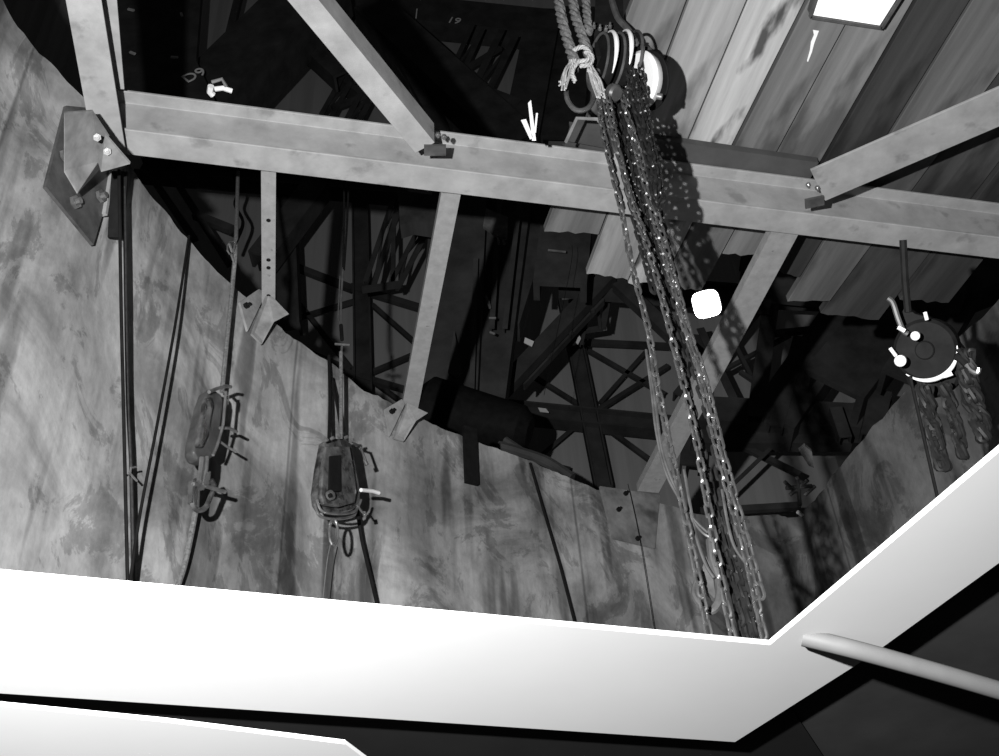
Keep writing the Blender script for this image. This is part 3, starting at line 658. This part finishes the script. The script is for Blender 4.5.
# back wall truss at y=12
T = thing('headframe_truss', py((590, 412), 12), 'dark riveted truss with crossed bracing behind the wall top, right of centre', 'truss', 'dark headframe steelwork')
for a in [((566,300),(604,490),17,'column','I'), ((470,408),(672,428),20,'girder','I'), ((555,341),(680,347),6,'girder','box'), ((500,452),(570,470),5,'girder','box')]:
    tbar(T, a[3], a[0], a[1], a[2], 12, kind=a[4])
for a in [((515,365),(590,412)), ((595,412),(668,366)), ((590,415),(542,456)), ((592,418),(652,462)), ((578,345),(665,395)), ((560,350),(510,378)), ((500,432),(572,482)), ((650,348),(600,404))]:
    tbar(T, 'brace', a[0], a[1], 4.5, 12.12, depth=.06, kind='L')
T = thing('headframe_truss', py((365, 300), 12), 'dark truss column with crossed bracing behind the turnbuckle', 'truss', 'dark headframe steelwork')
for a in [((360,180),(364,400),17,'column','I'), ((285,263),(352,289),7,'girder','box'), ((350,287),(430,311),7,'girder','box'), ((345,372),(440,400),6,'girder','box'), ((280,340),(350,370),5,'girder','box')]:
    tbar(T, a[3], a[0], a[1], a[2], 12, kind=a[4])
for a in [((292,295),(362,383)), ((285,322),(362,299)), ((372,305),(425,352)), ((370,373),(425,350)), ((368,378),(415,412))]:
    tbar(T, 'brace', a[0], a[1], 4.5, 12.12, depth=.06, kind='L')
for T_, P_ in ((bpy.data.objects['headframe_truss'], (604,490)), (T, (364,400))):
    q = py(P_, 12); bm = BM(); bar(bm, Vector((q.x, 12, 0)), q, .2, .18, Vector((0, 1, 0))); link('column', bm, 'steel', T_)
# hanging latticed V
T = thing('lattice_bracket', py((395, 280), 10), 'dark V of two latticed members left of the middle strut', 'bracket', 'dark headframe steelwork')
ladder(T, (405,180), (370,284), 9, 5, 10, 2); ladder(T, (428,222), (394,288), 9, 5, 10, 2)
tbar(T, 'foot_plate', (362,290), (402,284), 6, 10); tbar(T, 'web_bar', (394,215), (393,285), 4, 10); tbar(T, 'top_chord', (412,230), (450,238), 8, 10)
# V bracket near lamp
T = thing('lattice_bracket', py((600, 320), 10), 'dark latticed knee members below the plank ends in the centre', 'bracket', 'dark headframe steelwork')
ladder(T, (590,288), (578,345), 7, 3.5, 10, 1); tbar(T, 'web_bar', (610,290), (603,328), 6, 10); tbar(T, 'foot_plate', (578,332), (603,328), 4, 10)
tbar(T, 'web_bar', (592,260), (600,328), 3, 9.9)
# raking legs
T = thing('raking_leg', py((560, 320), 9), 'broad dark raking leg sloping down left under the plank ends', 'beam', 'dark headframe steelwork')
tbar(T, 'flange', (610,275), (500,392), 16, 9, kind='U'); tbar(T, 'flange', (600,300), (520,385), 11, 9.2, kind='U')
for k in range(4): tbar(T, 'lacing_bar', (585-22*k, 300+22*k), (585-22*k+8, 300+22*k+12), 4, 9.1)
T = thing('raking_leg', py((690, 330), 9), 'dark raking leg dropping right under the plank ends to the wide strut', 'beam', 'dark headframe steelwork')
tbar(T, 'flange', (618,285), (690,352), 14, 9, kind='U'); tbar(T, 'girder', (560,284), (770,300), 22, 9.2, kind='I')
T = thing('bin_chute', py((490, 320), 8), 'tall dark steel chute casing filling the gap right of the middle strut', 'chute')
for a in [((462,180),(446,410),58,8), ((512,180),(478,410),50,8.2), ((545,190),(500,330),38,8.4), ((566,236),(560,292),52,7.9)]:
    tbar(T, 'casing', a[0], a[1], a[2], a[3], 'steel', .25, 'U')
for a in [((500,200),(492,330)), ((520,200),(505,330)), ((476,260),(472,390))]: tbar(T, 'rib', a[0], a[1], 5, 7.7, 'steel2', .05, 'L')
bm = BM(); slab(bm, [py(p, 7.6) for p in [(486,208),(508,217),(507,238),(497,236),(483,226)]], Vector((0, 1, 0)), .03); link('inspection_cover', bm, 'plate', T)
for q in [((486,296),(489,306)), ((488,300),(490,308)), ((489,318),(496,318)), ((490,332),(495,334)), ((498,238),(499,244)), ((503,240),(504,244)), ((548,250),(566,252))]:
    bm = BM(); tube(bm, [py(q[0], 7.55), py(q[1], 7.55)], .012, 6); link('bolt', bm, 'plate', T, True)  # small pale bars stand for highlights painted on the dark casing
bm = BM(); slab(bm, [py(p, 7.6) for p in [(448,372),(454,330),(459,355),(462,372),(455,378)]], Vector((0, 1, 0)), .02); link('liner', bm, 'steel2', T)
# round hopper
T = thing('hopper', py((475, 420), 7.6), 'round dark hopper bottom showing just above the wall rim', 'hopper')
bm = BM(); a, b = py((420,405), 7.6), py((530,432), 7.6); cyl(bm, a, b, .26, 28, r2=.2, bev=.08); link('drum', bm, 'black', T, True)
bm = BM(); tube(bm, spline([py(p, 7.1) for p in [(498,446),(520,452),(548,462),(572,478)]], 6), .04, 8); tube(bm, spline([py(p, 7.1) for p in [(505,440),(530,456),(560,470)]], 6), .03, 8); link('guide_pipe', bm, 'steel2', T, True)
# square timber end hanging left
bm = BM(); slab(bm, [py(p, 7) for p in [(398,190),(440,196),(437,226),(412,222),(400,226)]], Vector((0, 1, 0)), .15)
tag(link('timber_block', bm, wood('old_block_timber', .10, .5)), 'mottled old timber block under the girder left of the middle strut', 'timber')
# long dark girder just under the main beam
T = thing('cross_girder', py((300, 185), 10), 'long dark girder seen just below the pale girder at the left', 'beam', 'dark headframe steelwork')
tbar(T, 'web', (140,170), (400,192), 22, 10, kind='I'); tbar(T, 'knee_brace', (318,188), (262,262), 26, 9.8, kind='U'); tbar(T, 'post', (283,180), (288,330), 24, 10.2, kind='I')
tbar(T, 'post', (172,175), (230,265), 6, 9.9); tbar(T, 'post', (232,230), (195,215), 8, 9.9); tbar(T, 'brace', (150,175), (195,240), 6, 9.8)
bm = BM(); tube(bm, spline([py(p, 9) for p in [(234,175),(238,192),(235,205),(243,222),(237,240),(233,250)]], 5), .02, 6)
tag(link('hanging_chain', bm, 'black', smooth=True), 'dark crooked chain hanging above the left thimble', 'chain')
# wedge side plate left: dark dangling wall continuation
T = thing('sheave_girder', py((455, 22), 12), 'dark plate girder with chalked figures across the top', 'beam', 'dark headframe steelwork')
tbar(T, 'web', (330,8), (600,36), 40, 12.2, 'steel2', .4, 'U')
def chalk_text(parent, txt, p, q, hpx, Y, m='chalk'):
    a, b = py(p, Y), py(q, Y); cu = bpy.data.curves.new('t', 'FONT'); cu.body = txt; cu.extrude = .004; cu.size = fw(hpx, a)*1.35; cu.align_x = 'LEFT'
    tmp = bpy.data.objects.new('t', cu); col.objects.link(tmp); dg = bpy.context.evaluated_depsgraph_get(); me = bpy.data.meshes.new_from_object(tmp.evaluated_get(dg)); bpy.data.objects.remove(tmp)
    me.materials.clear(); me.materials.append(M[m]); o = bpy.data.objects.new('chalk_mark', me); col.objects.link(o)
    t = (b-a).normalized(); nrm = Vector((0, -1, 0)); v_ = nrm.cross(t).normalized(); mw = Matrix((t, v_, nrm)).transposed().to_4x4(); mw.translation = a; o.matrix_world = mw
    o.parent = parent; o.matrix_parent_inverse = Matrix.Translation(-parent.location); return o
chalk_text(T, '19', (446,22), (460,24), 10, 11.95)
bm = BM(); tube(bm, [py((417,9), 11.95), py((416,18), 11.95)], .012, 6); link('chalk_mark', bm, 'chalk', T)
T = thing('lattice_girder', py((470, 80), 11), 'broad dark diagonal girder with latticed members above the pale girder', 'truss', 'dark headframe steelwork')
tbar(T, 'chord', (372,14), (520,150), 38, 11, kind='U'); ladder(T, (478,28), (452,84), 11, 5, 11.3, 1); ladder(T, (509,35), (478,98), 15, 7, 11.3, 1)
tbar(T, 'web_bar', (500,48), (455,76), 5, 11.3); tbar(T, 'web_bar', (478,88), (520,104), 8, 11.2); tbar(T, 'chord', (545,20), (520,150), 34, 11.4, kind='U'); tbar(T, 'chord', (575,20), (560,150), 40, 11.6, kind='U')
tbar(T, 'web_bar', (415,60), (417,110), 7, 11.2); tbar(T, 'web_bar', (418,70), (445,130), 9, 11.2); tbar(T, 'web_bar', (385,40), (420,90), 20, 11.3)
tbar(T, 'web_bar', (380,20), (445,140), 10, 11.1)
T = thing('lattice_girder', py((350, 90), 11), 'dark latticed member showing under the left diagonal brace', 'truss', 'dark headframe steelwork')
ladder(T, (352,72), (326,118), 10, 5, 11, 1); ladder(T, (372,86), (352,125), 12, 6, 11, 1); tbar(T, 'web_bar', (332,108), (365,96), 5, 11); tbar(T, 'chord', (300,40), (372,98), 24, 11.2, kind='U')
T = thing('sloping_column', py((250, 60), 10), 'massive dark sloping leg left of the left diagonal brace', 'beam', 'dark headframe steelwork')
tbar(T, 'leg_plate', (325,-10), (205,112), 58, 10, kind='U'); tbar(T, 'side_plate', (243,-20), (226,50), 7, 10.5); tbar(T, 'leg_plate', (178,-10), (172,110), 34, 9.6, kind='U')
tbar(T, 'brace', (280,20), (345,80), 22, 10.4, kind='U')

T = thing('steel_bunker', py((150, 40), 9), 'dark flat bunker plate with four small bright tags at the top left', 'bunker')
bm = BM(); slab(bm, [py(p, 9) for p in [(100,-30),(203,-30),(196,60),(215,100),(208,118),(100,118)]], Vector((0, 1, 0)), .1); link('plate', bm, 'steel', T); chalk_text(T, 'D9', (187,83), (203,75), 14, 8.9)
for q in [((128,9),(134,10.5)), ((181,13),(182,16)), ((130,52),(135,54)), ((171,57),(178,57.5))]:
    bm = BM(); a, b = py(q[0], 8.9), py(q[1], 8.9); bar(bm, a, b, .034, .02, Vector((0, 1, 0))); link('tag', bm, 'enamel', T)
T = thing('shackle', pz((218, 92), 4.285), 'bright shackle lying just above the girder near its left end', 'shackle')
bm = BM(); tube(bm, [pz(p, 4.285) for p in [(211,86),(210,92),(213,95)]], .014, 8); link('bow', bm, 'enamel', T, True)
bm = BM(); tube(bm, [pz(p, 4.285) for p in [(215,89),(223,88),(232,91)]], .011, 8); link('pin', bm, 'enamel', T, True)
bm = BM(); tube(bm, [pz(p, 4.285) for p in [(212,82),(222,79),(226,86)]], .008, 8); link('clip', bm, 'plate', T, True)
for q, Y, lb in (([(525,338),(534,342),(532,347),(524,343)], 8.8, 'small bright plate on the raking leg in the centre'), ([(576,343),(579,335),(581,339),(578,345)], 9.8, 'small bright sliver of metal above the truss column'), ([(538,408),(546,409),(549,413),(540,412)], 11.6, 'small bright tag on the horizontal truss girder')):
    bm = BM(); slab(bm, [py(p, Y) for p in q], Vector((0, -1, 0)), .01); tag(link('metal_tag', bm, 'paper'), lb, 'tag')
# right hand steelwork
T = thing('headframe_truss', py((770, 380), 10), 'dark tangled truss right of the wide strut', 'truss', 'dark headframe steelwork')
for a in [((770,310),(755,420),16,'column'), ((800,340),(775,430),14,'column'), ((700,340),(690,470),20,'column'), ((745,425),(700,330),8,'brace'), ((680,400),(760,300),16,'brace'), ((690,415),(900,425),30,'girder'), ((730,300),(880,306),12,'girder'), ((760,300),(880,300),10,'girder'), ((760,335),(840,327),6,'brace'), ((715,375),(790,335),4,'brace'), ((740,372),(770,392),4,'brace'), ((735,345),(755,385),4,'brace'), ((860,300),(770,430),44,'girder'), ((900,310),(830,400),60,'girder'), ((850,408),(890,400),7,'brace'), ((770,450),(720,498),4,'brace'), ((740,445),(800,475),6,'brace'), ((700,512),(800,506),7,'girder'), ((835,410),(845,440),12,'brace'), ((880,395),(870,440),20,'brace'), ((690,440),(850,440),18,'girder')]:
    tbar(T, a[3], a[0], a[1], a[2], 10 + random.random()*.8, kind='U' if a[2] > 10 else 'L')
T = thing('headframe_girder', py((890, 300), 9), 'dark boards and steel filling the gap beyond the planks at the right', 'beam', 'dark headframe steelwork')
tbar(T, 'web', (740,270), (960,290), 46, 9, kind='U'); tbar(T, 'flange', (985,250), (900,390), 40, 9.3, kind='U'); tbar(T, 'web', (930,300), (1010,270), 40, 9.2, kind='U')
# debris and cable ends near the right corner
T = thing('cable_clamp', wp((800, 490), .1), 'small dark clamp cluster with a bright tip on the right wall corner', 'clamp')
bm = BM(); 
for q in [((786,488),(812,486)), ((790,495),(808,480)), ((797,478),(800,505)), ((785,482),(795,492)), ((805,495),(815,486))]: tube(bm, [pz(q[0], 4.0), pz(q[1], 4.02)], .012, 6)
link('clamp', bm, 'darkplate', T, True)
bm = BM(); tube(bm, [pz((798,512), 3.98), pz((802,515), 3.98)], .012, 8); link('tip', bm, 'enamel', T, True)
bm = BM(); slab(bm, [pz(p, 4.05) for p in [(799,451),(805,446),(812,452),(814,468),(809,466)]], Vector((0, 0, 1)), .02); tag(link('steel_flap', bm, 'plate'), 'small pale steel flap beside the right wall corner', 'plate')

# ------------------------------------------------------------------ tower lamp
lc = py((706.5, 304), 6.5)
T = thing('work_lamp', lc, 'glowing square work lamp beside the wide strut', 'lamp')
v = (CAM - lc).normalized()
bm = BM(); s = v.cross(Vector((0, 0, 1))).normalized(); w_ = s.cross(v); R_ = fw(13.2, lc)
P = [lc + (s*math.copysign(abs(math.cos(t))**.55, math.cos(t)) + w_*math.copysign(abs(math.sin(t))**.55, math.sin(t)))*R_ for t in [2*math.pi*k/28 for k in range(28)]]
slab(bm, P, -v, .03); link('lens', bm, 'lamp', T)
bm = BM(); slab(bm, [lc - v*.031 + (p-lc)*1.08 for p in P], -v, .12); link('housing', bm, 'black', T)

# ------------------------------------------------------------------ light
L = bpy.data.lights.new('flash', 'SPOT'); L.energy = 1850; L.shadow_soft_size = .02; L.spot_size = math.radians(150); L.spot_blend = 1
lo = bpy.data.objects.new('flash', L); col.objects.link(lo); lo.location = CAM + Vector((-.42, .05, .42))
lo.rotation_euler = (wp((430, 330), 0) - lo.location).to_track_quat('-Z', 'Y').to_euler()
wl = bpy.data.worlds.new('World'); sc.world = wl; wl.use_nodes = True
wl.node_tree.nodes['Background'].inputs[0].default_value = (.5, .5, .5, 1); wl.node_tree.nodes['Background'].inputs[1].default_value = .03
# ------------------------------------------------------------------ camera
cam = bpy.data.cameras.new('Camera'); cam.sensor_width = 36; cam.lens = F/W*36; cam.clip_start = .05
co = bpy.data.objects.new('Camera', cam); col.objects.link(co)
m4 = ROT.to_4x4(); m4.translation = CAM; co.matrix_world = m4; sc.camera = co
sc.view_settings.view_transform = 'Standard'; sc.view_settings.look = 'None'; sc.view_settings.gamma = 1; sc.view_settings.exposure = 0; sc.view_settings.use_curve_mapping = False
